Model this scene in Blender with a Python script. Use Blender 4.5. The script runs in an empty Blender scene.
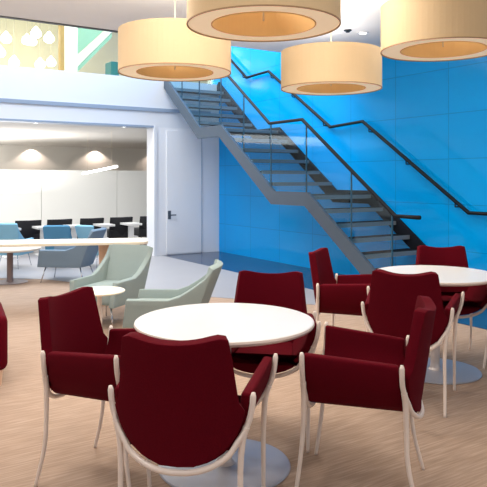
import bpy, bmesh, math, random
from mathutils import Vector, Matrix
random.seed(7)
SC = bpy.context.scene
COL = SC.collection

# ---------------------------------------------------------------- camera / world / lights
cam = bpy.data.cameras.new('camera')
cam.sensor_width = 36.0
cam.lens = 650.0 / 487.0 * 36.0
cam.shift_y = -65.5 / 487.0
cam.clip_end = 200
camo = bpy.data.objects.new('camera', cam)
COL.objects.link(camo)
camo.location = (0, 0, 1.46)
camo.rotation_euler = (math.pi / 2, 0, 0)
SC.camera = camo

w = bpy.data.worlds.new('world')
SC.world = w
w.use_nodes = True
w.node_tree.nodes['Background'].inputs[0].default_value = (0.92, 0.95, 1.0, 1)
w.node_tree.nodes['Background'].inputs[1].default_value = 0.75

SC.view_settings.view_transform = 'Standard'
SC.view_settings.look = 'None'
SC.view_settings.gamma = 1
SC.view_settings.exposure = -0.08

ANG = math.radians(33.0)
CX, CY = -0.486, 12.9
UX, UY = math.cos(ANG), math.sin(ANG)
RM = Matrix.Translation((CX, CY, 0)) @ Matrix.Rotation(ANG, 4, 'Z')


def P(r, s, z=0.0):
    """room frame: r along the end wall (0 = side wall), s away from the end wall"""
    return RM @ Vector((r, -s, z))


def area(name, loc, size, power, col, size_y=None, direction=(0, 0, -1), rotz=0.0, spread=None):
    l = bpy.data.lights.new(name, 'AREA')
    l.energy = power
    l.color = col
    l.shape = 'RECTANGLE' if size_y else 'DISK'
    l.size = size
    if size_y:
        l.size_y = size_y
    if spread:
        l.spread = spread
    o = bpy.data.objects.new(name, l)
    COL.objects.link(o)
    o.location = loc
    q = Vector(direction).to_track_quat('-Z', 'Y')
    o.rotation_euler = (q.to_matrix() @ Matrix.Rotation(rotz, 3, 'Z')).to_euler()
    return o


# skylight over the stair hall
area('skylight', P(-3.4, 1.5, 6.3), 6.0, 620, (0.90, 0.95, 1.0), 2.8, direction=(0.83 * 0.35 + 0.545 * 0.30, 0.545 * 0.35 - 0.839 * 0.30, -1), rotz=0.0)
# recessed ceiling lights over the seating
for i, (x, y, p) in enumerate([(-0.5, 1.7, 26), (1.3, 2.6, 22), (-0.7, 4.5, 30), (0.55, 5.0, 24), (2.0, 6.1, 14),
                               (-2.5, 5.9, 40), (-2.4, 3.2, 26)]):
    area('downlight_lamp', (x, y, 3.22), 0.35, p, (1.0, 0.95, 0.90))
for x, y in ((-2.0, 5.3), (-2.6, 3.4), (-0.9, 2.7), (0.7, 7.6)):  # added fills aimed up to brighten the ceiling, no fixtures there
    area('ceiling_fill', (x, y, 2.75), 0.8, 14, (1.0, 0.95, 0.90), direction=(0, 0, 1))
# upper gallery and the room beyond the opening
area('gallery_light', P(-4.0, -2.6, 5.5), 6.0, 210, (1.0, 0.97, 0.90), 3.0, rotz=ANG)
area('far_room_light', P(-3.5, -2.4, 2.42), 7.0, 230, (0.97, 0.98, 1.0), 3.0, rotz=ANG)
area('far_room_fill', P(-4.5, -7.2, 1.1), 9.0, 420, (1.0, 0.94, 0.89), 2.4, direction=(0, 0, 1), rotz=ANG)  # added fill hidden behind the partition, lifts the far ceiling and wall
area('far_room_light', P(-8.5, -2.4, 2.42), 4.0, 90, (0.97, 0.98, 1.0), 3.0, rotz=ANG)


# ---------------------------------------------------------------- materials
def srgb(r, g, b):
    f = lambda c: (c / 255.0 / 12.92) if c <= 10 else (((c / 255.0) + 0.055) / 1.055) ** 2.4
    return (f(r), f(g), f(b), 1.0)


def mat(name, col, rough=0.5, metal=0.0, noise=0.0, nscale=40.0, bump=0.0, spec=0.5, emit=None, estr=0.0, coat=0.0, sheen=0.0):
    m = bpy.data.materials.new(name)
    m.use_nodes = True
    nt = m.node_tree
    b = nt.nodes['Principled BSDF']
    b.inputs['Base Color'].default_value = col
    b.inputs['Roughness'].default_value = rough
    b.inputs['Metallic'].default_value = metal
    b.inputs['Specular IOR Level'].default_value = spec
    b.inputs['Coat Weight'].default_value = coat
    if sheen:
        b.inputs['Sheen Weight'].default_value = sheen
    if emit:
        b.inputs['Emission Color'].default_value = emit
        b.inputs['Emission Strength'].default_value = estr
    if noise or bump:
        tc = nt.nodes.new('ShaderNodeTexCoord')
        n = nt.nodes.new('ShaderNodeTexNoise')
        n.inputs['Scale'].default_value = nscale
        n.inputs['Detail'].default_value = 4
        nt.links.new(tc.outputs['Object'], n.inputs['Vector'])
        if noise:
            mx = nt.nodes.new('ShaderNodeMix')
            mx.data_type = 'RGBA'
            mx.inputs[6].default_value = tuple(c * (1 - noise) for c in col[:3]) + (1,)
            mx.inputs[7].default_value = tuple(min(1, c * (1 + noise)) for c in col[:3]) + (1,)
            nt.links.new(n.outputs['Fac'], mx.inputs[0])
            nt.links.new(mx.outputs[2], b.inputs['Base Color'])
        if bump:
            bp = nt.nodes.new('ShaderNodeBump')
            bp.inputs['Strength'].default_value = bump
            bp.inputs['Distance'].default_value = 0.004
            nt.links.new(n.outputs['Fac'], bp.inputs['Height'])
            nt.links.new(bp.outputs['Normal'], b.inputs['Normal'])
    return m


M = {}
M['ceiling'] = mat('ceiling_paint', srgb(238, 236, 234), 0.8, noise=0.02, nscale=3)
M['white'] = mat('white_paint', srgb(232, 234, 238), 0.35, noise=0.015, nscale=2)
M['panel'] = mat('white_panel', srgb(246, 246, 248), 0.25, noise=0.03, nscale=1.5)
M['gap'] = mat('shadow_gap_metal', srgb(150, 165, 185), 0.4)
M['dark_trim'] = mat('dark_metal_trim', srgb(40, 40, 42), 0.5)
M['far_wall'] = mat('far_wall_paint', srgb(224, 222, 215), 0.8, noise=0.02, nscale=2)
M['partition'] = mat('partition_board', srgb(228, 228, 222), 0.7, noise=0.02, nscale=1.2)
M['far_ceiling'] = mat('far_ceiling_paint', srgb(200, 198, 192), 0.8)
M['cream'] = mat('cream_wall', srgb(238, 224, 194), 0.8, noise=0.06, nscale=1.0)
M['tan_wood'] = mat('tan_timber', srgb(178, 140, 70), 0.5, noise=0.15, nscale=8)
M['pale_post'] = mat('pale_plaster', srgb(240, 238, 222), 0.6)
M['green_glass_face'] = mat('green_frosted_glass', srgb(150, 190, 160), 0.3)
M['teal'] = mat('teal_paint', srgb(46, 100, 84), 0.5)
M['red'] = mat('burgundy_wool', srgb(88, 2, 18), 0.95, noise=0.18, nscale=160, bump=0.25, spec=0.12)
M['frame'] = mat('cream_lacquer', srgb(236, 220, 208), 0.32)
M['top'] = mat('white_laminate', srgb(222, 222, 220), 0.3)
M['edge'] = mat('table_edge_band', srgb(232, 214, 200), 0.4)
M['stem'] = mat('satin_steel', srgb(205, 196, 192), 0.35, metal=0.4)
M['base'] = mat('grey_powder_coat', srgb(172, 172, 180), 0.4, metal=0.2)
M['sage'] = mat('sage_grey_fabric', srgb(146, 160, 158), 0.9, noise=0.08, nscale=150, bump=0.2, spec=0.15)
M['slate'] = mat('slate_blue_fabric', srgb(118, 138, 156), 0.9, noise=0.08, nscale=150, spec=0.15)
M['sky'] = mat('pale_blue_fabric', srgb(140, 190, 212), 0.9, noise=0.08, nscale=150, spec=0.15)
M['blue_fab'] = mat('mid_blue_fabric', srgb(90, 145, 178), 0.9, noise=0.08, nscale=150, spec=0.15)
M['chrome'] = mat('chrome', srgb(210, 212, 215), 0.2, metal=0.9)
M['black'] = mat('black_fabric', srgb(22, 23, 28), 0.8, noise=0.1, nscale=100)
M['birch'] = mat('birch_top', srgb(232, 222, 200), 0.4, noise=0.05, nscale=6)
M['peg'] = mat('beech_wood', srgb(214, 180, 152), 0.5, noise=0.08, nscale=14)
M['grey_top'] = mat('greige_table_top', srgb(190, 178, 165), 0.4)
M['grey_leg'] = mat('taupe_leg', srgb(128, 112, 110), 0.5)
M['steel'] = mat('stair_grey_steel', srgb(76, 88, 102), 0.6, metal=0.0, spec=0.3, noise=0.05, nscale=6)
M['tread'] = mat('stair_tread_stone', srgb(20, 25, 32), 0.85, spec=0.15, noise=0.1, nscale=30)
M['nosing'] = mat('tread_nosing', srgb(128, 136, 142), 0.4)
M['dark_steel'] = mat('dark_stringer_steel', srgb(18, 22, 32), 0.8, spec=0.2)
M['post'] = mat('teal_grey_post', srgb(44, 84, 104), 0.4)
M['rail'] = mat('black_handrail', srgb(10, 14, 22), 0.6, spec=0.25)
M['bulb'] = mat('lit_opal_glass', srgb(255, 250, 238), 0.4, emit=(1, 0.97, 0.9, 1), estr=8.0)
M['tube'] = mat('lit_tube', srgb(255, 255, 255), 0.4, emit=(1, 1, 1, 1), estr=3.0)
M['lens'] = mat('lit_lens', srgb(255, 255, 250), 0.4, emit=(1, 0.97, 0.9, 1), estr=6.0)
M['shade'] = mat('lamp_shade_fabric', srgb(202, 176, 138), 0.85, noise=0.03, nscale=60, emit=srgb(255, 205, 135), estr=0.05)
M['shade_in'] = mat('lamp_shade_lining', srgb(205, 165, 108), 0.8, emit=srgb(255, 200, 120), estr=0.06)
M['diffuser'] = mat('lamp_diffuser', srgb(228, 208, 180), 0.6, emit=srgb(255, 222, 180), estr=0.42)
M['rim'] = mat('lamp_rim_trim', srgb(160, 124, 84), 0.6)
M['cord'] = mat('lamp_cord', srgb(190, 175, 150), 0.6)


def mat_blue():
    m = bpy.data.materials.new('blue_glass_cladding')
    m.use_nodes = True
    nt = m.node_tree
    b = nt.nodes['Principled BSDF']
    tc = nt.nodes.new('ShaderNodeTexCoord')
    sep = nt.nodes.new('ShaderNodeSeparateXYZ')
    comb = nt.nodes.new('ShaderNodeCombineXYZ')
    nt.links.new(tc.outputs['Object'], sep.inputs[0])
    nt.links.new(sep.outputs['Y'], comb.inputs['X'])
    nt.links.new(sep.outputs['Z'], comb.inputs['Y'])
    mp = nt.nodes.new('ShaderNodeMapping')
    mp.inputs['Location'].default_value = (0.23, 0.01, 0)
    nt.links.new(comb.outputs[0], mp.inputs['Vector'])
    br = nt.nodes.new('ShaderNodeTexBrick')
    br.offset = 0.0
    br.inputs['Scale'].default_value = 1.0
    br.inputs['Brick Width'].default_value = 0.90
    br.inputs['Row Height'].default_value = 0.57
    br.inputs['Mortar Size'].default_value = 0.006
    br.inputs['Mortar Smooth'].default_value = 0.2
    br.inputs['Bias'].default_value = 0.0
    br.inputs['Color1'].default_value = srgb(0, 160, 240)
    br.inputs['Color2'].default_value = srgb(0, 163, 243)
    br.inputs['Mortar'].default_value = srgb(0, 138, 212)
    nt.links.new(mp.outputs[0], br.inputs['Vector'])
    nt.links.new(br.outputs['Color'], b.inputs['Base Color'])
    n = nt.nodes.new('ShaderNodeTexNoise')
    n.inputs['Scale'].default_value = 1.6
    nt.links.new(tc.outputs['Object'], n.inputs['Vector'])
    bp = nt.nodes.new('ShaderNodeBump')
    bp.inputs['Strength'].default_value = 0.06
    bp.inputs['Distance'].default_value = 0.05
    nt.links.new(n.outputs['Fac'], bp.inputs['Height'])
    nt.links.new(bp.outputs['Normal'], b.inputs['Normal'])
    b.inputs['Roughness'].default_value = 0.13
    b.inputs['Specular IOR Level'].default_value = 0.28
    return m


def mat_carpet():
    m = bpy.data.materials.new('streaked_beige_carpet')
    m.use_nodes = True
    nt = m.node_tree
    b = nt.nodes['Principled BSDF']
    tc = nt.nodes.new('ShaderNodeTexCoord')
    mp = nt.nodes.new('ShaderNodeMapping')
    mp.inputs['Rotation'].default_value = (0, 0, math.radians(30))
    mp.inputs['Scale'].default_value = (3.4, 60.0, 1)
    nt.links.new(tc.outputs['Object'], mp.inputs['Vector'])
    n = nt.nodes.new('ShaderNodeTexNoise')
    n.inputs['Scale'].default_value = 1.3
    n.inputs['Detail'].default_value = 5
    nt.links.new(mp.outputs[0], n.inputs['Vector'])
    cr = nt.nodes.new('ShaderNodeValToRGB')
    e = cr.color_ramp.elements
    e[0].position = 0.32
    e[0].color = srgb(158, 135, 117)
    e[1].position = 0.68
    e[1].color = srgb(186, 162, 143)
    x = e.new(0.5)
    x.color = srgb(171, 147, 128)
    nt.links.new(n.outputs['Fac'], cr.inputs['Fac'])
    nt.links.new(cr.outputs['Color'], b.inputs['Base Color'])
    b.inputs['Roughness'].default_value = 0.95
    b.inputs['Specular IOR Level'].default_value = 0.15
    n2 = nt.nodes.new('ShaderNodeTexNoise')
    n2.inputs['Scale'].default_value = 140
    nt.links.new(tc.outputs['Object'], n2.inputs['Vector'])
    bp = nt.nodes.new('ShaderNodeBump')
    bp.inputs['Strength'].default_value = 0.3
    bp.inputs['Distance'].default_value = 0.004
    nt.links.new(n2.outputs['Fac'], bp.inputs['Height'])
    nt.links.new(bp.outputs['Normal'], b.inputs['Normal'])
    return m


def mat_glass(name, tint, refl=0.05):
    m = bpy.data.materials.new(name)
    m.use_nodes = True
    nt = m.node_tree
    nt.nodes.clear()
    out = nt.nodes.new('ShaderNodeOutputMaterial')
    mix = nt.nodes.new('ShaderNodeMixShader')
    tr = nt.nodes.new('ShaderNodeBsdfTransparent')
    tr.inputs[0].default_value = tint
    gl = nt.nodes.new('ShaderNodeBsdfGlossy')
    gl.inputs['Roughness'].default_value = 0.03
    mix.inputs[0].default_value = refl
    nt.links.new(tr.outputs[0], mix.inputs[1])
    nt.links.new(gl.outputs[0], mix.inputs[2])
    nt.links.new(mix.outputs[0], out.inputs[0])
    return m


M['blue'] = mat_blue()
M['carpet'] = mat_carpet()
M['glass'] = mat_glass('stair_glass', (0.82, 0.93, 0.95, 1))
M['gallery_glass'] = mat_glass('gallery_glass', (0.95, 0.985, 0.96, 1))
M['pale_floor'] = mat('pale_floor_and_skylit_carpet', srgb(158, 157, 161), 0.45, noise=0.05, nscale=2.5)
M['dark_floor'] = mat('dark_blue_floor_tile', srgb(36, 52, 78), 0.18, noise=0.15, nscale=3)


# ---------------------------------------------------------------- mesh helpers
def link(name, bm, m, parent=None, smooth=False, kind=None, bevel=0.0, segs=2, subsurf=0, matrix=None):
    me = bpy.data.meshes.new(name)
    bmesh.ops.recalc_face_normals(bm, faces=bm.faces)
    bm.to_mesh(me)
    bm.free()
    ms = m if isinstance(m, (list, tuple)) else [m]
    for q in ms:
        me.materials.append(q)
    if smooth:
        for p in me.polygons:
            p.use_smooth = True
    o = bpy.data.objects.new(name, me)
    COL.objects.link(o)
    if parent:
        o.parent = parent
    if matrix is not None:
        o.matrix_world = matrix
    if kind:
        o['kind'] = kind
    if bevel:
        b = o.modifiers.new('bevel', 'BEVEL')
        b.width = bevel
        b.segments = segs
        b.limit_method = 'ANGLE'
    if subsurf:
        s = o.modifiers.new('sub', 'SUBSURF')
        s.levels = subsurf
        s.render_levels = subsurf
    return o


def box(bm, x0, x1, y0, y1, z0, z1, mi=0):
    v = [bm.verts.new(p) for p in [(x0, y0, z0), (x1, y0, z0), (x1, y1, z0), (x0, y1, z0),
                                   (x0, y0, z1), (x1, y0, z1), (x1, y1, z1), (x0, y1, z1)]]
    for f in [(0, 3, 2, 1), (4, 5, 6, 7), (0, 1, 5, 4), (1, 2, 6, 5), (2, 3, 7, 6), (3, 0, 4, 7)]:
        fc = bm.faces.new([v[i] for i in f])
        fc.material_index = mi
    return v


def boxbm(*a):
    bm = bmesh.new()
    box(bm, *a)
    return bm


def lathe(bm, prof, n=48, cx=0, cy=0, mis=None, closed=False):
    """prof: list of (radius, z)"""
    rings = []
    for r, z in prof:
        if r <= 1e-6:
            rings.append([bm.verts.new((cx, cy, z))])
        else:
            rings.append([bm.verts.new((cx + r * math.cos(2 * math.pi * i / n), cy + r * math.sin(2 * math.pi * i / n), z)) for i in range(n)])
    m = len(rings)
    for k in range(m if closed else m - 1):
        a, b = rings[k], rings[(k + 1) % m]
        for i in range(n):
            j = (i + 1) % n
            if len(a) == 1 and len(b) == 1:
                continue
            if len(a) == 1:
                f = bm.faces.new((a[0], b[i], b[j]))
            elif len(b) == 1:
                f = bm.faces.new((a[i], a[j], b[0]))
            else:
                f = bm.faces.new((a[i], a[j], b[j], b[i]))
            if mis:
                f.material_index = mis[k]
    return bm


def lathebm(prof, n=48, **k):
    return lathe(bmesh.new(), prof, n, **k)


def sweep(bm, pts, rad, n=8, sx=1.0, cap=True):
    pts = [Vector(p) for p in pts]
    rads = rad if isinstance(rad, (list, tuple)) else [rad] * len(pts)
    rings = []
    prev = None
    for i, p in enumerate(pts):
        t = (pts[min(i + 1, len(pts) - 1)] - pts[max(i - 1, 0)]).normalized()
        if prev is None:
            ref = Vector((0, 0, 1)) if abs(t.z) < 0.9 else Vector((0, 1, 0))
            a = t.cross(ref).normalized()
        else:
            a = (prev - t * prev.dot(t)).normalized()
        prev = a
        b = t.cross(a).normalized()
        rings.append([bm.verts.new(p + (a * math.cos(2 * math.pi * k / n) * sx + b * math.sin(2 * math.pi * k / n)) * rads[i]) for k in range(n)])
    for a, b in zip(rings, rings[1:]):
        for k in range(n):
            j = (k + 1) % n
            bm.faces.new((a[k], a[j], b[j], b[k]))
    if cap:
        bm.faces.new(rings[0][::-1])
        bm.faces.new(rings[-1])
    return bm


def sweepbm(*a, **k):
    return sweep(bmesh.new(), *a, **k)


def smooth_path(pts, it=2):
    pts = [Vector(p) for p in pts]
    for _ in range(it):
        q = [pts[0]]
        for a, b in zip(pts, pts[1:]):
            q += [a * 0.75 + b * 0.25, a * 0.25 + b * 0.75]
        q.append(pts[-1])
        pts = q
    return pts


def poly_extrude(bm, poly, fn, a, b):
    """poly of 2D points mapped by fn(p, q, t) for t in a..b"""
    A = [bm.verts.new(fn(p, q, a)) for p, q in poly]
    B = [bm.verts.new(fn(p, q, b)) for p, q in poly]
    n = len(poly)
    bm.faces.new(A)
    bm.faces.new(B[::-1])
    for i in range(n):
        j = (i + 1) % n
        bm.faces.new((A[i], B[i], B[j], A[j]))
    return bm


def thing(name, label, cat, loc=(0, 0, 0), rotz=0.0, group=None):
    o = bpy.data.objects.new(name, None)
    o.empty_display_size = 0.1
    COL.objects.link(o)
    o.location = loc
    o.rotation_euler = (0, 0, rotz)
    return tag(o, label, cat, group)


def tag(o, label, cat, group=None):
    o['label'] = label
    o['category'] = cat
    if group:
        o['group'] = group
    return o


def dup(root, loc, rotz, label, group=None, mats=None):
    r = root.copy()
    COL.objects.link(r)
    r.location = loc
    r.rotation_euler = (0, 0, rotz)
    r['label'] = label
    if group:
        r['group'] = group
    for ch in list(root.children):
        c = ch.copy()
        COL.objects.link(c)
        c.parent = r
        for g in ch.children:
            d = g.copy()
            COL.objects.link(d)
            d.parent = c
    return r


def face(dx, dy):
    """z rotation that turns local +Y to (dx, dy)"""
    return math.atan2(-dx, dy)


def struct(name, bm, m, **k):
    return link(name, bm, m, kind='structure', matrix=RM, **k)


# ---------------------------------------------------------------- the setting (room frame: x = r, y = -s)
SE = 3.6       # ceiling ends here, the tall stair hall begins
ZC = 3.25      # ceiling
ZU = 3.31      # gallery floor
bm = bmesh.new()
box(bm, -14, 5.0, -15, 9.6, -0.1, 0.0)
struct('floor', bm, M['carpet'])
bm = bmesh.new()
box(bm, -1.25, 0.0, -9.5, 0.0, 0.0, 0.004)
struct('floor_2', bm, M['dark_floor'])
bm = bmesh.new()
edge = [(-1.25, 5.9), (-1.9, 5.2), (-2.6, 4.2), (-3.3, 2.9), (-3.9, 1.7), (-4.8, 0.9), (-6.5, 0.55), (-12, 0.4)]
poly_extrude(bm, [(-1.25, 0.0)] + edge + [(-12, 0.0)], lambda p, q, t: Vector((p, -q, t)), 0.0, 0.004)  # skylight's pale wash on the carpet, painted as a curved patch
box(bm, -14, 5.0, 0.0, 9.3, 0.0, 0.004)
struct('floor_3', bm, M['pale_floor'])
struct('ceiling', boxbm(-12, 0.0, -13, -SE, ZC, ZC + 0.05), M['ceiling'])
struct('trim_1', boxbm(-12, -2.1, -SE - 0.02, -SE + 0.05, ZC - 0.008, ZC + 0.05), M['dark_trim'])
struct('wall_right', boxbm(0, 0.15, -10, 0.3, 0, 6.8), M['blue'])
# end wall
struct('wall_back', boxbm(-12, 0.0, 0.0, 0.3, 2.41, ZU), M['white'])
struct('wall_end_panel', boxbm(-1.37, 0.0, 0.0, 0.3, 0, 2.41), M['panel'])
struct('trim_2', boxbm(-12, -0.2, -0.02, 0.0, 2.70, 2.765), M['gap'])
struct('trim_3', boxbm(-1.42, -1.36, -0.025, 0.3, 0, 2.44), M['white'])
struct('trim_4', boxbm(-12, -1.42, -0.012, 0.3, 2.40, 2.435), M['gap'])
# door leaf in the white panel
d = bmesh.new()
box(d, -1.16, -0.40, -0.012, 0.0, 0.02, 2.36)
door = struct('door_1', d, M['panel'], bevel=0.003)
h = bmesh.new()
sweep(h, [(-1.10, -0.012, 0.76), (-1.10, -0.055, 0.76), (-0.98, -0.055, 0.76)], 0.012)
box(h, -1.13, -1.07, -0.02, -0.012, 0.68, 0.84)
link('door_handle', h, M['steel'], parent=door)
struct('trim_5', boxbm(-0.405, -0.395, -0.014, 0.0, 0, 2.41), M['gap'])
# gallery level
struct('floor_4', boxbm(-12, -1.3, 0.3, 6.0, 2.9, ZU - 0.002), M['far_ceiling'])
struct('wall_gallery', boxbm(-12, 5.0, 5.4, 5.6, ZU, 6.6), M['cream'])
struct('ceiling_2', boxbm(-12, 5.0, 0.4, 5.6, 6.0, 6.1), M['ceiling'])
# room beyond the opening
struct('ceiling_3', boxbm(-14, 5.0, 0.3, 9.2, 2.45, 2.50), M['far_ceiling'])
struct('wall_far', boxbm(-14, 5.0, 9.2, 9.4, 0, 2.5), M['far_wall'])
struct('wall_far_right', boxbm(4.9, 5.0, 0.3, 9.2, 0, 2.45), M['far_wall'])

# ---------------------------------------------------------------- staircase
Z1, Z2 = 1.22, 2.27
n1, n2, n3 = 7, 6, 6
dz1, dz2, dz3 = Z1 / n1, (Z2 - Z1) / n2, (ZU - Z2) / n3
F1 = [(5.75 - 0.2433 * k, dz1 * (k + 1)) for k in range(n1)]          # last is landing nosing (4.29)
F2 = [(3.45 - 0.28 * k, Z1 + dz2 * (k + 1)) for k in range(n2)]       # last 2.05
F3 = [(1.25 - 0.25 * k, Z2 + dz3 * (k + 1)) for k in range(n3)]       # last 0.0
WO = -1.19
stair = thing('staircase', 'grey steel open riser staircase with glass balustrade climbing in front of the blue wall', 'staircase')
stair.matrix_world = RM


def add_tread(s, z, ds, name='tread'):
    bm = bmesh.new()
    box(bm, WO + 0.03, -0.05, -s - 0.0, -(s - ds) + 0.02, z - 0.045, z)
    t = link(name, bm, M['tread'], parent=stair, bevel=0.004)
    bm = bmesh.new()
    box(bm, WO + 0.03, -0.05, -s - 0.012, -s, z - 0.05, z + 0.003)
    link('nosing', bm, M['nosing'], parent=t)


for k in range(n1 - 1):
    add_tread(F1[k][0], F1[k][1], 0.2433)
add_tread(F1[-1][0], Z1, F1[-1][0] - F2[0][0], 'landing')
for k in range(n2 - 1):
    add_tread(F2[k][0], F2[k][1], 0.28)
add_tread(F2[-1][0], Z2, F2[-1][0] - F3[0][0], 'landing')
for k in range(n3 - 1):
    add_tread(F3[k][0], F3[k][1], 0.25)

nose = [(5.99, 0.0), (4.29, Z1), (3.52, Z1), (2.05, Z2), (1.36, Z2), (0.02, ZU)]


def offset_line(pts, d):
    """perpendicular offset in (s, z); positive = up"""
    segs = []
    for (a, b), (c, e) in zip(pts, pts[1:]):
        L = math.hypot(c - a, e - b)
        nx, nz = (e - b) / L, -(c - a) / L   # up normal because s decreases
        segs.append(((a + nx * d, b + nz * d), (c + nx * d, e + nz * d)))
    out = [segs[0][0]]
    for s1, s2 in zip(segs, segs[1:]):
        (x1, y1), (x2, y2) = s1
        (x3, y3), (x4, y4) = s2
        den = (x1 - x2) * (y3 - y4) - (y1 - y2) * (x3 - x4)
        px = ((x1 * y2 - y1 * x2) * (x3 - x4) - (x1 - x2) * (x3 * y4 - y3 * x4)) / den
        pz = ((x1 * y2 - y1 * x2) * (y3 - y4) - (y1 - y2) * (x3 * y4 - y3 * x4)) / den
        out.append((px, pz))
    out.append(segs[-1][1])
    return out


def stringer(r0, r1, up, dn, m, name='stringer'):
    T = offset_line(nose, up)
    B = offset_line(nose, -dn)
    T[0] = (T[0][0] - (0 - T[0][1]) * 0, max(T[0][1], 0.02))
    B[0] = (B[0][0] - 0.0, 0.006)
    # keep foot on the floor
    sl = (B[1][1] - B[0][1])
    B0 = (B[1][0] + (B[1][1] - 0.006) * (nose[0][0] - nose[1][0]) / Z1, 0.006)
    poly = T + B[:0:-1] + [B0]
    T0 = (T[1][0] + (T[1][1] - 0.006) * (nose[0][0] - nose[1][0]) / Z1, 0.006)
    poly[0] = T0
    bm = bmesh.new()
    # build as strips so that the concave outline stays correct
    TT = [T0] + T[1:]
    BB = [B0] + B[1:]
    for (t0, t1, b0, b1) in zip(TT, TT[1:], BB, BB[1:]):
        vs = []
        for r in (r0, r1):
            vs.append([bm.verts.new((r, -p[0], p[1])) for p in (t0, t1, b1, b0)])
        A, Bv = vs
        bm.faces.new(A)
        bm.faces.new(Bv[::-1])
        bm.faces.new((A[0], Bv[0], Bv[1], A[1]))
        bm.faces.new((A[2], Bv[2], Bv[3], A[3]))
    bmesh.ops.remove_doubles(bm, verts=bm.verts, dist=1e-4)
    bnd = [e for e in bm.edges if e.is_boundary]
    bmesh.ops.contextual_create(bm, geom=bnd[:0]) if False else None
    bmesh.ops.holes_fill(bm, edges=bnd)
    return link(name, bm, m, parent=stair)


stringer(WO - 0.02, WO + 0.03, 0.05, 0.135, M['steel'])
stringer(-0.05, -0.015, 0.06, 0.13, M['dark_steel'])

# glass balustrade on the outer side: rail line 0.99 above the nosings
RH = 1.03
railpts = [(6.22, RH), (5.86, RH), (4.16, Z1 + RH), (3.40, Z1 + RH), (2.0, Z2 + RH - 0.02), (1.28, Z2 + RH - 0.02), (0.0, ZU + RH - 0.02), (-0.25, ZU + RH - 0.02)]
RT = [(WO + 0.01, -s, z) for s, z in railpts]
link('handrail', sweepbm(RT, 0.024, n=10), M['rail'], parent=stair, smooth=True)


def on(line, s):
    for (a, b), (c, e) in zip(line, line[1:]):
        if c <= s <= a:
            return b + (e - b) * (a - s) / (a - c)
    return line[-1][1] if s < line[-1][0] else line[0][1]


ups = offset_line(nose, 0.05)
cuts = [5.80, 5.12, 4.24, 3.42, 2.70, 2.02, 1.30, 0.66, 0.04]
for a, b in zip(cuts, cuts[1:]):
    mid = [p[0] for p in ups if b + 0.02 < p[0] < a - 0.02]
    ss = [a - 0.012] + mid + [b + 0.012]
    bm = bmesh.new()
    poly = [(s, on(ups, s) + 0.02) for s in ss] + [(s, on(railpts, s) - 0.02) for s in ss[::-1]]
    poly_extrude(bm, poly, lambda p, q, t: Vector((t, -p, q)), WO + 0.0, WO + 0.012)
    link('glass_panel', bm, M['glass'], parent=stair)
for s in cuts[:-1]:
    bm = boxbm(WO + 0.012, WO + 0.03, -s - 0.007, -s + 0.007, on(ups, s) - 0.12, on(railpts, s))
    link('post', bm, M['post'], parent=stair)

# wall rail
wr = thing('wall_handrail', 'dark wall mounted handrail stepping down the blue wall beside the stairs', 'handrail')
wr.matrix_world = RM
wpts = [(6.6, 1.04), (6.0, 1.04), (4.17, 2.275), (3.46, 2.24), (1.82, 3.32), (1.12, 3.30), (-0.3, 4.36)]
link('rail', sweepbm([(-0.085, -s, z) for s, z in wpts], 0.024, n=10), M['rail'], parent=wr, smooth=True)
for s in (5.8, 5.0, 4.3, 3.3, 2.5, 1.9, 1.0):
    z = on(wpts, s)
    link('bracket', sweepbm([(-0.085, -s, z - 0.015), (-0.085, -s, z - 0.07), (0.0, -s, z - 0.07)], 0.009, n=6), M['rail'], parent=wr)

# ---------------------------------------------------------------- pendant ring lamps
D = 1.0


def ring_lamp(px, wd, yb, label):
    Y = 650 * D / wd
    X = (px - 243.5) / 650 * Y
    zb = 1.46 + (178 - yb) / 650 * Y
    R, r, H = D / 2, D * 0.335, 0.37
    t = thing('pendant_lamp', label, 'lamp', (X, Y, zb), 0, 'ring shaped fabric pendant lamps')
    link('lamp_shade', lathebm([(R, 0), (R, H), (R - 0.008, H), (R - 0.008, 0)], 72, closed=True), M['shade'], parent=t, smooth=False)
    link('inner_shade', lathebm([(r, 0.002), (r + 0.008, 0.002), (r + 0.008, H), (r, H)], 64, closed=True), M['shade_in'], parent=t)
    link('diffuser', lathebm([(r + 0.008, 0.006), (R - 0.008, 0.006), (R - 0.008, 0.014), (r + 0.008, 0.014)], 72, closed=True), M['diffuser'], parent=t)
    link('rim', lathebm([(R - 0.006, -0.003), (R + 0.002, -0.003), (R + 0.002, 0.005), (R - 0.006, 0.005)], 72, closed=True), M['rim'], parent=t)
    top = bmesh.new()
    lathe(top, [(r + 0.008, H - 0.012), (R - 0.008, H - 0.012), (R - 0.008, H - 0.004), (r + 0.008, H - 0.004)], 72, closed=True)
    link('top_cover', top, M['shade'], parent=t)
    c = link('cord', sweepbm([(0, 0, 0.03), (0, 0, ZC - zb)], 0.006, n=6), M['cord'], parent=t)
    for k in range(3):
        a = 0.5 + k * 2.094
        link('spoke', sweepbm([(0, 0, 0.2), (math.cos(a) * r, math.sin(a) * r, 0.2)], 0.004, n=6), M['cord'], parent=t)
    link('ceiling_rose', lathebm([(0, ZC - zb - 0.02), (0.05, ZC - zb - 0.02), (0.055, ZC - zb - 0.001), (0, ZC - zb - 0.001)], 24), M['white'], parent=t)
    area('pendant_glow', (X, Y, zb - 0.02), 0.9, 8, (1.0, 0.84, 0.64))
    area('pendant_uplight', (X, Y, zb + H + 0.03), 0.8, 12, (1.0, 0.94, 0.86), direction=(0, 0, 1))
    return t


ring_lamp(175, 112, 73, 'beige ring pendant lamp at left, in front of the end wall')
ring_lamp(263.5, 153, 25.6, 'largest and nearest beige ring pendant lamp, at the top centre')
ring_lamp(331, 100, 89, 'smallest and lowest looking beige ring pendant lamp, over the stairs')
ring_lamp(443, 122, 50.5, 'beige ring pendant lamp at the right edge before the blue wall')

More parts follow.
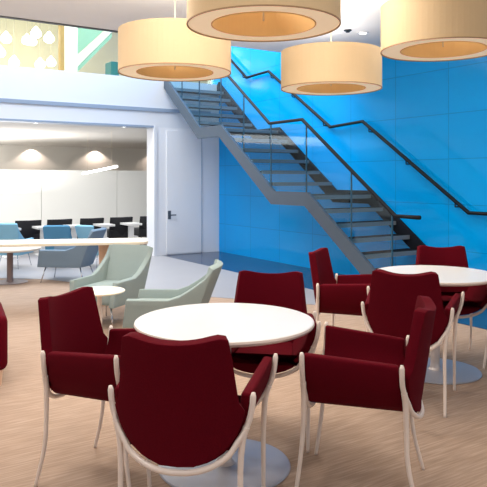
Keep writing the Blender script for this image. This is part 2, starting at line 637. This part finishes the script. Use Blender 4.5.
# ---------------------------------------------------------------- ceiling fittings
t = thing('downlight', 'small lit recessed ceiling downlight near the stairs', 'light', (1.47, 8.0, ZC - 0.012))
link('trim_ring', lathebm([(0.045, 0), (0.065, 0), (0.065, 0.012), (0.045, 0.012)], 24, closed=True), M['white'], parent=t)
link('lens', lathebm([(0, 0.004), (0.045, 0.004), (0.045, 0.01), (0, 0.01)], 24), M['lens'], parent=t)
t = thing('sprinkler_head', 'small dark sprinkler head on the ceiling beside the lit downlight', 'sprinkler', (1.26, 7.86, ZC - 0.03))
link('rose', lathebm([(0, 0.02), (0.05, 0.02), (0.045, 0.03), (0, 0.03)], 20), M['dark_trim'], parent=t)
link('nozzle', lathebm([(0, 0), (0.02, 0), (0.03, 0.006), (0.012, 0.01), (0.012, 0.022), (0, 0.022)], 16), M['dark_trim'], parent=t)
for i, (r, lb) in enumerate([(-3.55, 'tiny spot light under the opening head, left one'), (-1.95, 'tiny spot light under the opening head, right one near the door')]):
    p = P(r, -0.15, 2.395)
    t = thing('spot_light', lb, 'light', p)
    link('bezel', lathebm([(0.035, 0), (0.05, 0), (0.05, 0.015), (0.035, 0.015)], 20, closed=True), M['white'], parent=t)
    link('lens', lathebm([(0, 0.003), (0.035, 0.003), (0.035, 0.01), (0, 0.01)], 20), M['lens'], parent=t)

# ---------------------------------------------------------------- gallery things
def at_plane(px, s):
    """r on the line s = const seen at pixel column px"""
    k = (px - 243.5) / 650
    ox, oy = P(0, s).x, P(0, s).y
    return (k * oy - ox) / (UX - k * UY)


def zpix(p, py):
    return 1.46 + (178 - py) / 650 * p.y


bulbs = [(6, 38, 0), (0, 52, 0), (14, 62, 0), (27, 40, 1), (36, 33, 0), (32, 41, 2.2), (49, 38, 0), (40, 64, 1), (51, 62, 2), (72, 33, 1)]
names = ['leftmost hanging high', 'cut by the left photo edge', 'hanging low above the parapet at left', 'hanging left of the close cluster',
         'topmost of the close cluster', 'lowest of the close cluster', 'hanging alone left of the timber post', 'hanging low below the cluster',
         'hanging low beside the timber post', 'hanging right of the timber post']
bl = None
for (px, py, dd), nm in zip(bulbs, names):
    s = -2.2 - 0.5 * dd
    p = P(at_plane(px, s), s)
    z = zpix(p, py)
    lb = 'glowing white drop pendant bulb on the gallery, ' + nm
    if bl is None:
        bl = thing('pendant_bulb', lb, 'lamp', (p.x, p.y, z - 0.1), 0, 'drop bulbs on the gallery')
        link('globe', lathebm([(0, 0), (0.06, 0.01), (0.10, 0.05), (0.105, 0.10), (0.08, 0.15), (0.035, 0.20), (0.015, 0.23), (0, 0.23)], 20), M['bulb'], parent=bl, smooth=True)
        link('cord', sweepbm([(0, 0, 0.215), (0, 0, 1.15)], 0.006, n=6), M['cord'], parent=bl)
    else:
        dup(bl, (p.x, p.y, z - 0.1), 0, lb, 'drop bulbs on the gallery')


def gallery_box(name, px0, px1, s, z0, z1, m, label, cat, depth=0.2):
    r0, r1 = at_plane(px0, s), at_plane(px1, s)
    bm = boxbm(r0, r1, -s, -s + depth, z0, z1)
    o = link(name, bm, m, matrix=RM, bevel=0.006)
    return tag(o, label, cat)


gallery_box('timber_post', 60.5, 64.5, -1.2, ZU, 5.9, M['tan_wood'], 'slim brown timber post standing on the gallery', 'post', 0.14)
gallery_box('plaster_column', 66.5, 77.5, -1.5, ZU, 5.95, M['pale_post'], 'pale plaster column on the gallery right of the timber post', 'column', 0.3)
gallery_box('teal_cabinet', 111, 119, -0.6, ZU, ZU + 0.36, M['teal'], 'small dark teal cabinet on the gallery next to the left ring lamp', 'cabinet', 0.3)
# sloping glazed stair side behind the column
gs = thing('gallery_stair', 'pale green glazed stair rising on the gallery behind the plaster column', 'staircase')
gs.matrix_world = RM
s = -2.6
ra, rb = at_plane(78, s), at_plane(112, s)
pa, pb = P(ra, s), P(rb, s)
za0, zb0 = zpix(pa, 66), zpix(pb, 32)
za1, zb1 = zpix(pa, 55), zpix(pb, 24)
bm = bmesh.new()
poly_extrude(bm, [(ra, za0), (rb, zb0), (rb, zb1), (ra, za1)], lambda p, q, t: Vector((p, t, q)), -s, -s + 0.06)
link('string_panel', bm, M['pale_post'], parent=gs)
bm = bmesh.new()
poly_extrude(bm, [(ra, za1 + 0.02), (rb, zb1 + 0.02), (rb, zb1 + 1.0), (ra, za1 + 1.0)], lambda p, q, t: Vector((p, t, q)), -s + 0.02, -s + 0.04)
link('glass_panel', bm, M['green_glass_face'], parent=gs)
bm = bmesh.new()
poly_extrude(bm, [(ra, za0 - 0.01), (rb, zb0 - 0.01), (rb, zb0 - 0.12), (ra, za0 - 0.12)], lambda p, q, t: Vector((p, t, q)), -s + 0.01, -s + 0.9)
link('soffit', bm, M['green_glass_face'], parent=gs)
# glass balustrade of the gallery
gb = thing('glass_balustrade', 'clear glass balustrade along the gallery edge above the white wall', 'balustrade')
gb.matrix_world = RM
for i in range(5):
    r1 = -1.4 - 1.5 * i
    link('glass_panel', boxbm(r1 - 1.48, r1, 0.12, 0.132, ZU, ZU + 1.0), M['gallery_glass'], parent=gb)

# ---------------------------------------------------------------- round tables
def cafe_table(loc, label):
    t = thing('cafe_table', label, 'table', (loc[0], loc[1], 0), 0, 'round white cafe tables')
    R = 0.455
    link('table_top', lathebm([(0, 0.712), (R - 0.02, 0.712), (R - 0.006, 0.718), (R, 0.728), (R - 0.003, 0.738), (R - 0.01, 0.741), (0, 0.741)], 96,
                              mis=[1, 1, 1, 1, 0, 0]), [M['top'], M['edge']], parent=t, smooth=False)
    link('stem', lathebm([(0, 0.012), (0.055, 0.012), (0.04, 0.03), (0.034, 0.06), (0.034, 0.66), (0.05, 0.70), (0.12, 0.705), (0.12, 0.712), (0, 0.712)], 32), M['stem'], parent=t, smooth=False)
    link('base', lathebm([(0, 0.0), (0.33, 0.0), (0.335, 0.005), (0.33, 0.011), (0.06, 0.016), (0, 0.016)], 72), M['base'], parent=t)
    return t


T1 = cafe_table((-0.096, 3.3), 'nearest round white cafe table on a grey disc base')
T2 = cafe_table((1.45, 4.92), 'round white cafe table at the right edge in front of the blue wall')


# ---------------------------------------------------------------- burgundy armchair
def uprofile(tipx, tipz, botz, n=24, expo=2.35):
    """U-shaped section, list of (x, z) from left tip to right tip"""
    pts = []
    h = tipz - botz
    for i in range(n + 1):
        a = math.pi * i / n
        c, sN = -math.cos(a), math.sin(a)
        x = math.copysign(abs(c) ** (2 / expo), c) * tipx
        z = tipz - (abs(sN) ** (2 / expo)) * h
        x *= 1.0 - 0.06 * (tipz - z) / h * (1 if abs(c) > 0.2 else 1)
        pts.append((x, z))
    return pts


YR, YF = -0.215, 0.195
RU = uprofile(0.270, 0.645, 0.385)
FU = uprofile(0.310, 0.678, 0.39)


def bulge(x):
    """the rear of the shell bows backwards between the arm tips"""
    return -0.075 * (1 - min(1.0, abs(x) / 0.26) ** 2)


def make_chair(label):
    t = thing('armchair', label, 'chair', (0, 0, 0), 0, 'burgundy armchairs with cream frames')
    N = len(RU)
    sec = 6

    def S(i, f):
        a, b = RU[i], FU[i]
        return Vector((a[0] + (b[0] - a[0]) * f, YR + (YF - YR) * f + bulge(a[0]) * (1 - f), a[1] + (b[1] - a[1]) * f))

    # arms: outer part of the U on each side
    k = 8
    for side, idx in (('l', list(range(0, k))), ('r', list(range(N - 1, N - 1 - k, -1)))):
        bm = bmesh.new()
        rows = []
        for f in range(sec + 1):
            row = []
            for i in idx:
                row.append(bm.verts.new(S(i, f / sec)))
            rows.append(row)
        for a, b in zip(rows, rows[1:]):
            for i in range(len(idx) - 1):
                bm.faces.new((a[i], a[i + 1], b[i + 1], b[i]))
        o = link('arm', bm, M['red'], parent=t, smooth=True)
        # thickness goes inwards
        sgn = 1 if idx[0] == 0 else -1
        me = o.data
        # make sure normals point outward
        ctr = sum((p.normal.x for p in me.polygons))
        if (ctr > 0) != (sgn < 0):
            me.flip_normals()
        so = o.modifiers.new('solid', 'SOLIDIFY')
        so.thickness = 0.042
        so.offset = -1
        bv = o.modifiers.new('bevel', 'BEVEL')
        bv.width = 0.012
        bv.segments = 3
        bv.limit_method = 'ANGLE'
        bv.angle_limit = math.radians(50)
    # seat: solid that fills the lower U up to 0.46
    bm = bmesh.new()
    rows = []
    i0, i1 = 5, N - 6
    for f in range(sec + 1):
        ff = f / sec
        low = [S(i, ff) for i in range(i0, i1 + 1)]
        n = len(low)
        x0, x1 = low[0].x, low[-1].x
        topz = 0.468 - 0.006 * abs(ff - 0.5)
        up = []
        for j in range(n):
            q = 1 - j / (n - 1)
            x = x0 * 0.9 + (x1 - x0) * 0.9 * q
            up.append(Vector((x, YR + (YF - YR) * ff + bulge(x) * (1 - ff), topz - 0.02 * (2 * q - 1) ** 4)))
        rows.append([bm.verts.new(p) for p in low + up])
    for a, b in zip(rows, rows[1:]):
        m = len(a)
        for j in range(m):
            jj = (j + 1) % m
            bm.faces.new((a[j], a[jj], b[jj], b[j]))
    bm.faces.new(rows[0][::-1])
    bm.faces.new(rows[-1])
    o = link('seat', bm, M['red'], parent=t, bevel=0.014, segs=3)
    for p in o.data.polygons:
        p.use_smooth = True
    # backrest
    nz, nx = 16, 14

    def halfw(z):
        if z < 0.60:
            # inside the U
            best = 0.02
            for (xa, za), (xb, zb_) in zip(RU[N // 2:], RU[N // 2 + 1:]):
                if za <= z <= zb_ and zb_ > za:
                    best = xa + (xb - xa) * (z - za) / (zb_ - za)
            return max(best - 0.012, 0.02)
        h = 0.237
        f = (z - 0.60) / 0.28
        return h + (0.198 - h) * min(1, f * 1.0)

    bm = bmesh.new()
    grid = []
    z0 = 0.392
    for j in range(nz + 1):
        v = j / nz
        row = []
        zz = z0 + (0.858 - z0) * v ** 1.0
        hw = halfw(zz)
        for i in range(nx + 1):
            q = 2 * i / nx - 1
            zt = zz + (0.034 * abs(q) ** 2.2) * max(0, (v - 0.6) / 0.4)
            zt -= 0.020 * max(0, (abs(q) - 0.75) / 0.25) ** 2 * v ** 10
            y = YR - 0.012 + bulge(q * hw) - 0.07 * max(0, (zz - 0.42)) / 0.46
            row.append(bm.verts.new((q * hw, y, zt)))
        grid.append(row)
    for a, b in zip(grid, grid[1:]):
        for i in range(nx):
            bm.faces.new((a[i], a[i + 1], b[i + 1], b[i]))
    o = link('backrest', bm, M['red'], parent=t, smooth=True)
    if sum(p.normal.y for p in o.data.polygons) > 0:
        o.data.flip_normals()
    so = o.modifiers.new('solid', 'SOLIDIFY')
    so.thickness = 0.05
    so.offset = -1
    bv = o.modifiers.new('bevel', 'BEVEL')
    bv.width = 0.016
    bv.segments = 3
    bv.limit_method = 'ANGLE'
    bv.angle_limit = math.radians(50)
    # white U frames
    for prof, y, nm, bw in ((RU, YR - 0.004, 'frame', 1), (FU, YF + 0.004, 'frame', 0)):
        pts = []
        for x, z in prof:
            L = 1.035
            zc = 0.6
            pts.append(Vector((x * L, y + bw * bulge(x) - 0.01 * bw, z - (0.014 if abs(x) < 0.2 else 0.0))))
        pts[0].z += 0.012
        pts[-1].z += 0.012
        pts = smooth_path(pts, 1)
        rr = [0.0115] * len(pts)
        rr[0] = rr[-1] = 0.007
        link(nm, sweepbm(pts, rr, n=10), M['frame'], parent=t, smooth=True)
    # legs
    for sx in (-1, 1):
        for prof, y, dy, fx, bw in ((RU, YR - 0.004, -0.085, 0.238, 1), (FU, YF + 0.004, 0.045, 0.262, 0)):
            x0, z0_ = prof[N - 5]
            x00, z00 = prof[N - 4]
            y1, y0 = y + bw * (bulge(x00) - 0.01), y + bw * (bulge(x0) * 0.8 - 0.01)
            path = smooth_path([(sx * x00 * 1.03, y1, z00), (sx * x0 * 1.03, y0, z0_ - 0.02), (sx * (x0 * 1.0), y0 + dy * 0.05, 0.36), (sx * (x0 * 0.6 + fx * 0.4), y + dy * 0.35, 0.2), (sx * fx, y + dy, 0.0)], 2)
            rr = [0.0140 - 0.0055 * max(0, (i / (len(path) - 1))) for i in range(len(path))]
            link('leg', sweepbm(path, rr, n=10), M['frame'], parent=t, smooth=True)
    return t


chair_specs = [
    # x, y, facing, label
    (-0.205, 2.70, (0.147, 0.989), 'burgundy armchair in front, seen from behind at the nearest round table'),
    (-0.615, 3.19, (0.925, -0.38), 'burgundy armchair left of the nearest round table, facing right'),
    (0.12, 3.74, (-0.15, -0.98), 'burgundy armchair behind the nearest round table, facing the camera'),
    (0.54, 3.115, (-0.955, 0.29), 'burgundy armchair right of the nearest round table, seen side on facing left'),
    (0.885, 5.12, (0.92, -0.39), 'burgundy armchair left of the far round table, at the foot of the stairs'),
    (1.115, 4.33, (0.36, 0.93), 'burgundy armchair in front of the far round table, seen from behind'),
    (1.67, 5.26, (-0.08, -1.0), 'burgundy armchair behind the far round table, only its upper back showing'),
    (2.02, 4.66, (-0.96, 0.2), 'burgundy armchair cut by the right photo edge beside the far round table'),
]
ch0 = None
for x, y, f, lb in chair_specs:
    if ch0 is None:
        ch0 = make_chair(lb)
        ch0.location = (x, y, 0)
        ch0.rotation_euler = (0, 0, face(*f))
    else:
        dup(ch0, (x, y, 0), face(*f), lb)


# ---------------------------------------------------------------- lounge chairs
def make_lounge(label, m, wdt=0.60, group='fabric lounge chairs'):
    t = thing('lounge_chair', label, 'chair', (0, 0, 0), 0, group)
    hw = wdt / 2
    # body: outer shell profile (plan) wraps round back and arms, height falls to the front
    bm = bmesh.new()
    path = []
    n = 28
    for i in range(n + 1):
        a = i / n
        # plan path: left arm front -> back -> right arm front, sharp-ish corners
        if a < 0.36:
            q = a / 0.36
            p = (-hw, 0.34 - 0.62 * q)
        elif a > 0.64:
            q = (1 - a) / 0.36
            p = (hw, 0.34 - 0.62 * q)
        else:
            q = (a - 0.36) / 0.28
            p = (-hw + wdt * q, -0.28 - 0.05 * math.sin(math.pi * q))
        path.append((p, a))
    cols = []
    for (x, y), a in path:
        q = 1 - abs(a - 0.5) / 0.5           # 0 at the arm fronts, 1 mid back
        top = 0.46 + 0.27 * min(1, max(0, (q - 0.44) / 0.28)) ** 1.3
        out = 0.16 * min(1, max(0, (q - 0.42) / 0.25))
        col = []
        for j in range(6):
            v = j / 5
            zz = 0.22 + (top - 0.22) * v
            col.append(bm.verts.new((x * (0.90 + 0.10 * v), y - out * v + (0.04 * (1 - v)), zz)))
        cols.append(col)
    for a, b in zip(cols, cols[1:]):
        for j in range(5):
            bm.faces.new((a[j], b[j], b[j + 1], a[j + 1]))
    o = link('shell', bm, m, parent=t, smooth=True)
    if sum(p.normal.y * (-1 if p.center.y < -0.2 else 0) for p in o.data.polygons) < 0:
        o.data.flip_normals()
    so = o.modifiers.new('solid', 'SOLIDIFY')
    so.thickness = 0.06
    so.offset = -1
    bv = o.modifiers.new('bevel', 'BEVEL')
    bv.width = 0.02
    bv.segments = 3
    bv.limit_method = 'ANGLE'
    bv.angle_limit = math.radians(50)
    bm = boxbm(-hw + 0.055, hw - 0.055, -0.27, 0.35, 0.235, 0.39)
    link('seat', bm, m, parent=t, bevel=0.035, segs=4, smooth=True)
    for sx in (-1, 1):
        for y, dy in ((-0.2, -0.08), (0.28, 0.06)):
            link('leg', sweepbm([(sx * (hw - 0.12), y, 0.24), (sx * (hw - 0.06), y + dy, 0.0)], [0.011, 0.008], n=8), M['chrome'], parent=t, smooth=True)
    return t


def retint(root, m):
    for c in root.children:
        if c.name.split('.')[0] in ('shell', 'seat'):
            c.data = c.data.copy()
            c.data.materials[0] = m


L0 = make_lounge('sage grey lounge chair seen side on behind the nearest round table, facing left', M['sage'])
L0.location = (-0.635, 5.62, 0)
L0.rotation_euler = (0, 0, face(-0.995, 0.06))
q = dup(L0, (-1.34, 6.56, 0), face(-0.34, -0.94), 'sage grey lounge chair behind the small coffee table, back to the long table')
q.scale = (0.90, 0.94, 1.0)
q = dup(L0, (-2.46, 9.25, 0), face(-0.9, 0.10), 'slate blue lounge chair below the long table, facing left')
retint(q, M['slate'])
q = dup(L0, (-3.74, 10.6, 0), face(0.1, 1.0), 'pale blue lounge chair at the left photo edge beyond the long table')
retint(q, M['sky'])
q.scale = (0.72, 0.8, 1.0)
q = dup(L0, (-3.03, 10.75, 0), face(-0.1, 1.0), 'mid blue lounge chair beyond the long table, in front of the black chairs')
retint(q, M['blue_fab'])
q.scale = (0.72, 0.8, 0.94)
q = dup(L0, (-2.40, 10.75, 0), face(0.5, 0.9), 'pale blue lounge chair beyond the slate one, nearest the opening')
retint(q, M['sky'])
q.scale = (0.66, 0.8, 0.94)
L0.scale = (0.94, 0.94, 0.98)

# red club chair cut by the left edge
t = thing('club_chair', 'dark red club chair with stub feet cut by the left photo edge', 'chair', (-2.15, 4.75, 0), face(-0.9, -0.4))
link('seat', boxbm(-0.28, 0.28, -0.25, 0.36, 0.1, 0.40), M['red'], parent=t, bevel=0.04, segs=4, smooth=True)
link('backrest', boxbm(-0.36, 0.36, -0.38, -0.24, 0.1, 0.49), M['red'], parent=t, bevel=0.05, segs=4, smooth=True)
for sx in (-1, 1):
    link('arm', boxbm(min(sx * .38, sx * .27), max(sx * .38, sx * .27), -0.3, 0.36, 0.1, 0.47), M['red'], parent=t, bevel=0.04, segs=4, smooth=True)
    for y in (-0.32, 0.3):
        link('foot', lathebm([(0, 0), (0.02, 0), (0.028, 0.105), (0, 0.105)], 16, cx=sx * 0.32, cy=y), M['peg'], parent=t)

# ---------------------------------------------------------------- small coffee table
t = thing('coffee_table', 'small low round white coffee table before the sage lounge chairs', 'table', ((99.5 - 243.5) / 650 * 5.80, 5.80, 0))
link('table_top', lathebm([(0, 0.440), (0.21, 0.440), (0.225, 0.447), (0.225, 0.455), (0.22, 0.459), (0, 0.459)], 64), M['birch'], parent=t)
link('stem', lathebm([(0, 0.01), (0.028, 0.01), (0.024, 0.05), (0.022, 0.42), (0.07, 0.435), (0.07, 0.440), (0, 0.440)], 24), M['frame'], parent=t)
link('base', lathebm([(0, 0), (0.15, 0), (0.15, 0.008), (0.03, 0.014), (0, 0.014)], 48), M['frame'], parent=t)

# ---------------------------------------------------------------- long table
A, B = Vector((-3.0, 7.20, 0)), Vector((-1.11, 7.54, 0))
d = (B - A)
Ln = d.length
t = thing('long_table', 'long pale birch table running from the left photo edge', 'table', (A + B) / 2, math.atan2(d.y, d.x))
bm = bmesh.new()
h2, dp, cr = Ln / 2, 0.26, 0.12
pl = []
for cx_, cy_, a0 in ((h2 - cr, dp - cr, 0), (-h2 + cr, dp - cr, 90), (-h2 + cr, -dp + cr, 180), (h2 - cr, -dp + cr, 270)):
    for i in range(7):
        a = math.radians(a0 + 15 * i)
        pl.append((cx_ + cr * math.cos(a), cy_ + cr * math.sin(a)))
poly_extrude(bm, pl, lambda p, q, z: Vector((p, q, z)), 0.715, 0.745)
link('table_top', bm, M['birch'], parent=t, bevel=0.004)
for x in (-0.80, 0.47):
    link('leg', lathebm([(0, 0), (0.045, 0), (0.07, 0.70), (0.07, 0.716), (0, 0.716)], 28, cx=x), M['peg'], parent=t, smooth=False)

# grey round table at far left
t = thing('round_table', 'greige round low table on one taupe leg at the left photo edge', 'table', ((10 - 243.5) / 650 * 9.1, 9.1, 0))
link('table_top', lathebm([(0, 0.455), (0.41, 0.455), (0.425, 0.465), (0.42, 0.482), (0, 0.482)], 64), M['grey_top'], parent=t)
link('leg', lathebm([(0, 0.01), (0.05, 0.01), (0.042, 0.05), (0.042, 0.44), (0.1, 0.455), (0, 0.455)], 24), M['grey_leg'], parent=t)
link('base', lathebm([(0, 0), (0.24, 0), (0.24, 0.008), (0.05, 0.014), (0, 0.014)], 48), M['grey_leg'], parent=t)

# ---------------------------------------------------------------- room beyond the opening
pt = P(-3.5, -5.2)
bm = bmesh.new()
for i in range(8):
    box(bm, -12 + 2.0 * i, -12 + 2.0 * i + 1.99, 5.3, 5.36, 0.006, 1.66)
o = link('partition_screen', bm, M['partition'], matrix=RM)
tag(o, 'long white partition screen behind the row of black chairs', 'partition')


def black_chair(label):
    t = thing('black_chair', label, 'chair', (0, 0, 0), 0, 'black low chairs in the far room')
    link('seat', boxbm(-0.24, 0.24, -0.24, 0.24, 0.22, 0.38), M['black'], parent=t, bevel=0.02)
    bm = bmesh.new()
    v = []
    for z, y in ((0.20, 0.18), (0.64, 0.27)):
        for x in (-0.25, -0.12, 0, 0.12, 0.25):
            v.append(bm.verts.new((x, y + 0.02 - abs(x) * 0.25 + 0.03, z)))
    for i in range(4):
        bm.faces.new((v[i], v[i + 1], v[5 + i + 1], v[5 + i]))
    o = link('backrest', bm, M['black'], parent=t, smooth=True)
    so = o.modifiers.new('solid', 'SOLIDIFY')
    so.thickness = 0.035
    for sx in (-1, 1):
        for sy in (-1, 1):
            link('leg', sweepbm([(sx * 0.2, sy * 0.2, 0.30), (sx * 0.22, sy * 0.22, 0.0)], 0.012, n=6), M['dark_trim'], parent=t)
    return t


S_ROW = -1.9
names = ['leftmost in view', 'second from the left', 'in the middle of the row', 'second from the door', 'nearest the door']
b0 = None
for px, nm in zip((25, 56, 88, 117, 146), names):
    p = P(at_plane(px, S_ROW), S_ROW)
    lb = 'black low chair in the row before the white partition, ' + nm
    if b0 is None:
        b0 = black_chair(lb)
        b0.location = (p.x, p.y, 0)
        b0.rotation_euler = (0, 0, ANG + math.pi)
    else:
        dup(b0, (p.x, p.y, 0), ANG + math.pi, lb)
w0 = None
S_T = -1.35
for px, nm in zip((10, 43, 74, 104, 131), ['leftmost, at the photo edge', 'second from the left', 'in the middle of the row', 'second from the door', 'nearest the door']):
    p = P(at_plane(px, S_T), S_T)
    lb = 'small square white side table between black chairs, ' + nm
    if w0 is None:
        w0 = thing('side_table', lb, 'table', (p.x, p.y, 0), ANG, 'white side tables between the black chairs')
        link('table_top', boxbm(-0.15, 0.15, -0.22, 0.22, 0.50, 0.54), M['top'], parent=w0, bevel=0.004)
        link('stem', boxbm(-0.045, 0.045, -0.05, 0.05, 0.012, 0.50), M['top'], parent=w0, bevel=0.004)
        link('base', boxbm(-0.14, 0.14, -0.18, 0.18, 0.004, 0.014), M['top'], parent=w0)
    else:
        dup(w0, (p.x, p.y, 0), ANG, lb)
# linear pendant
sL = -3.2
pa = P(at_plane(83, sL), sL)
za = zpix(pa, 173.5)
Yb = pa.y - 1.2
pb = Vector(((117 - 243.5) / 650 * Yb, Yb, 0))
t = thing('linear_lamp', 'slim white lit linear lamp hanging in the far room', 'lamp', (pa.x, pa.y, za))
dv = pb - pa
zb_ = zpix(pb, 166.5)
link('tube', sweepbm([(0, 0, 0), (dv.x, dv.y, zb_ - za)], 0.028, n=8), M['tube'], parent=t)
for f in (0.15, 0.85):
    link('wire', sweepbm([(dv.x * f, dv.y * f, 0.02 + (zb_ - za) * f), (dv.x * f, dv.y * f, 2.448 - za)], 0.0015, n=5), M['cord'], parent=t)
# wall washing spots on the far wall
for i, px in enumerate((-30, 33, 97, 158)):
    s = -9.03
    p = P(at_plane(px, s), s, 2.43)
    l = bpy.data.lights.new('wall_washer_light', 'SPOT')
    l.energy = 40
    l.color = (1.0, 0.80, 0.68)
    l.spot_size = math.radians(125)
    l.spot_blend = 0.35
    l.shadow_soft_size = 0.04
    o = bpy.data.objects.new('wall_washer_light', l)
    COL.objects.link(o)
    o.location = p
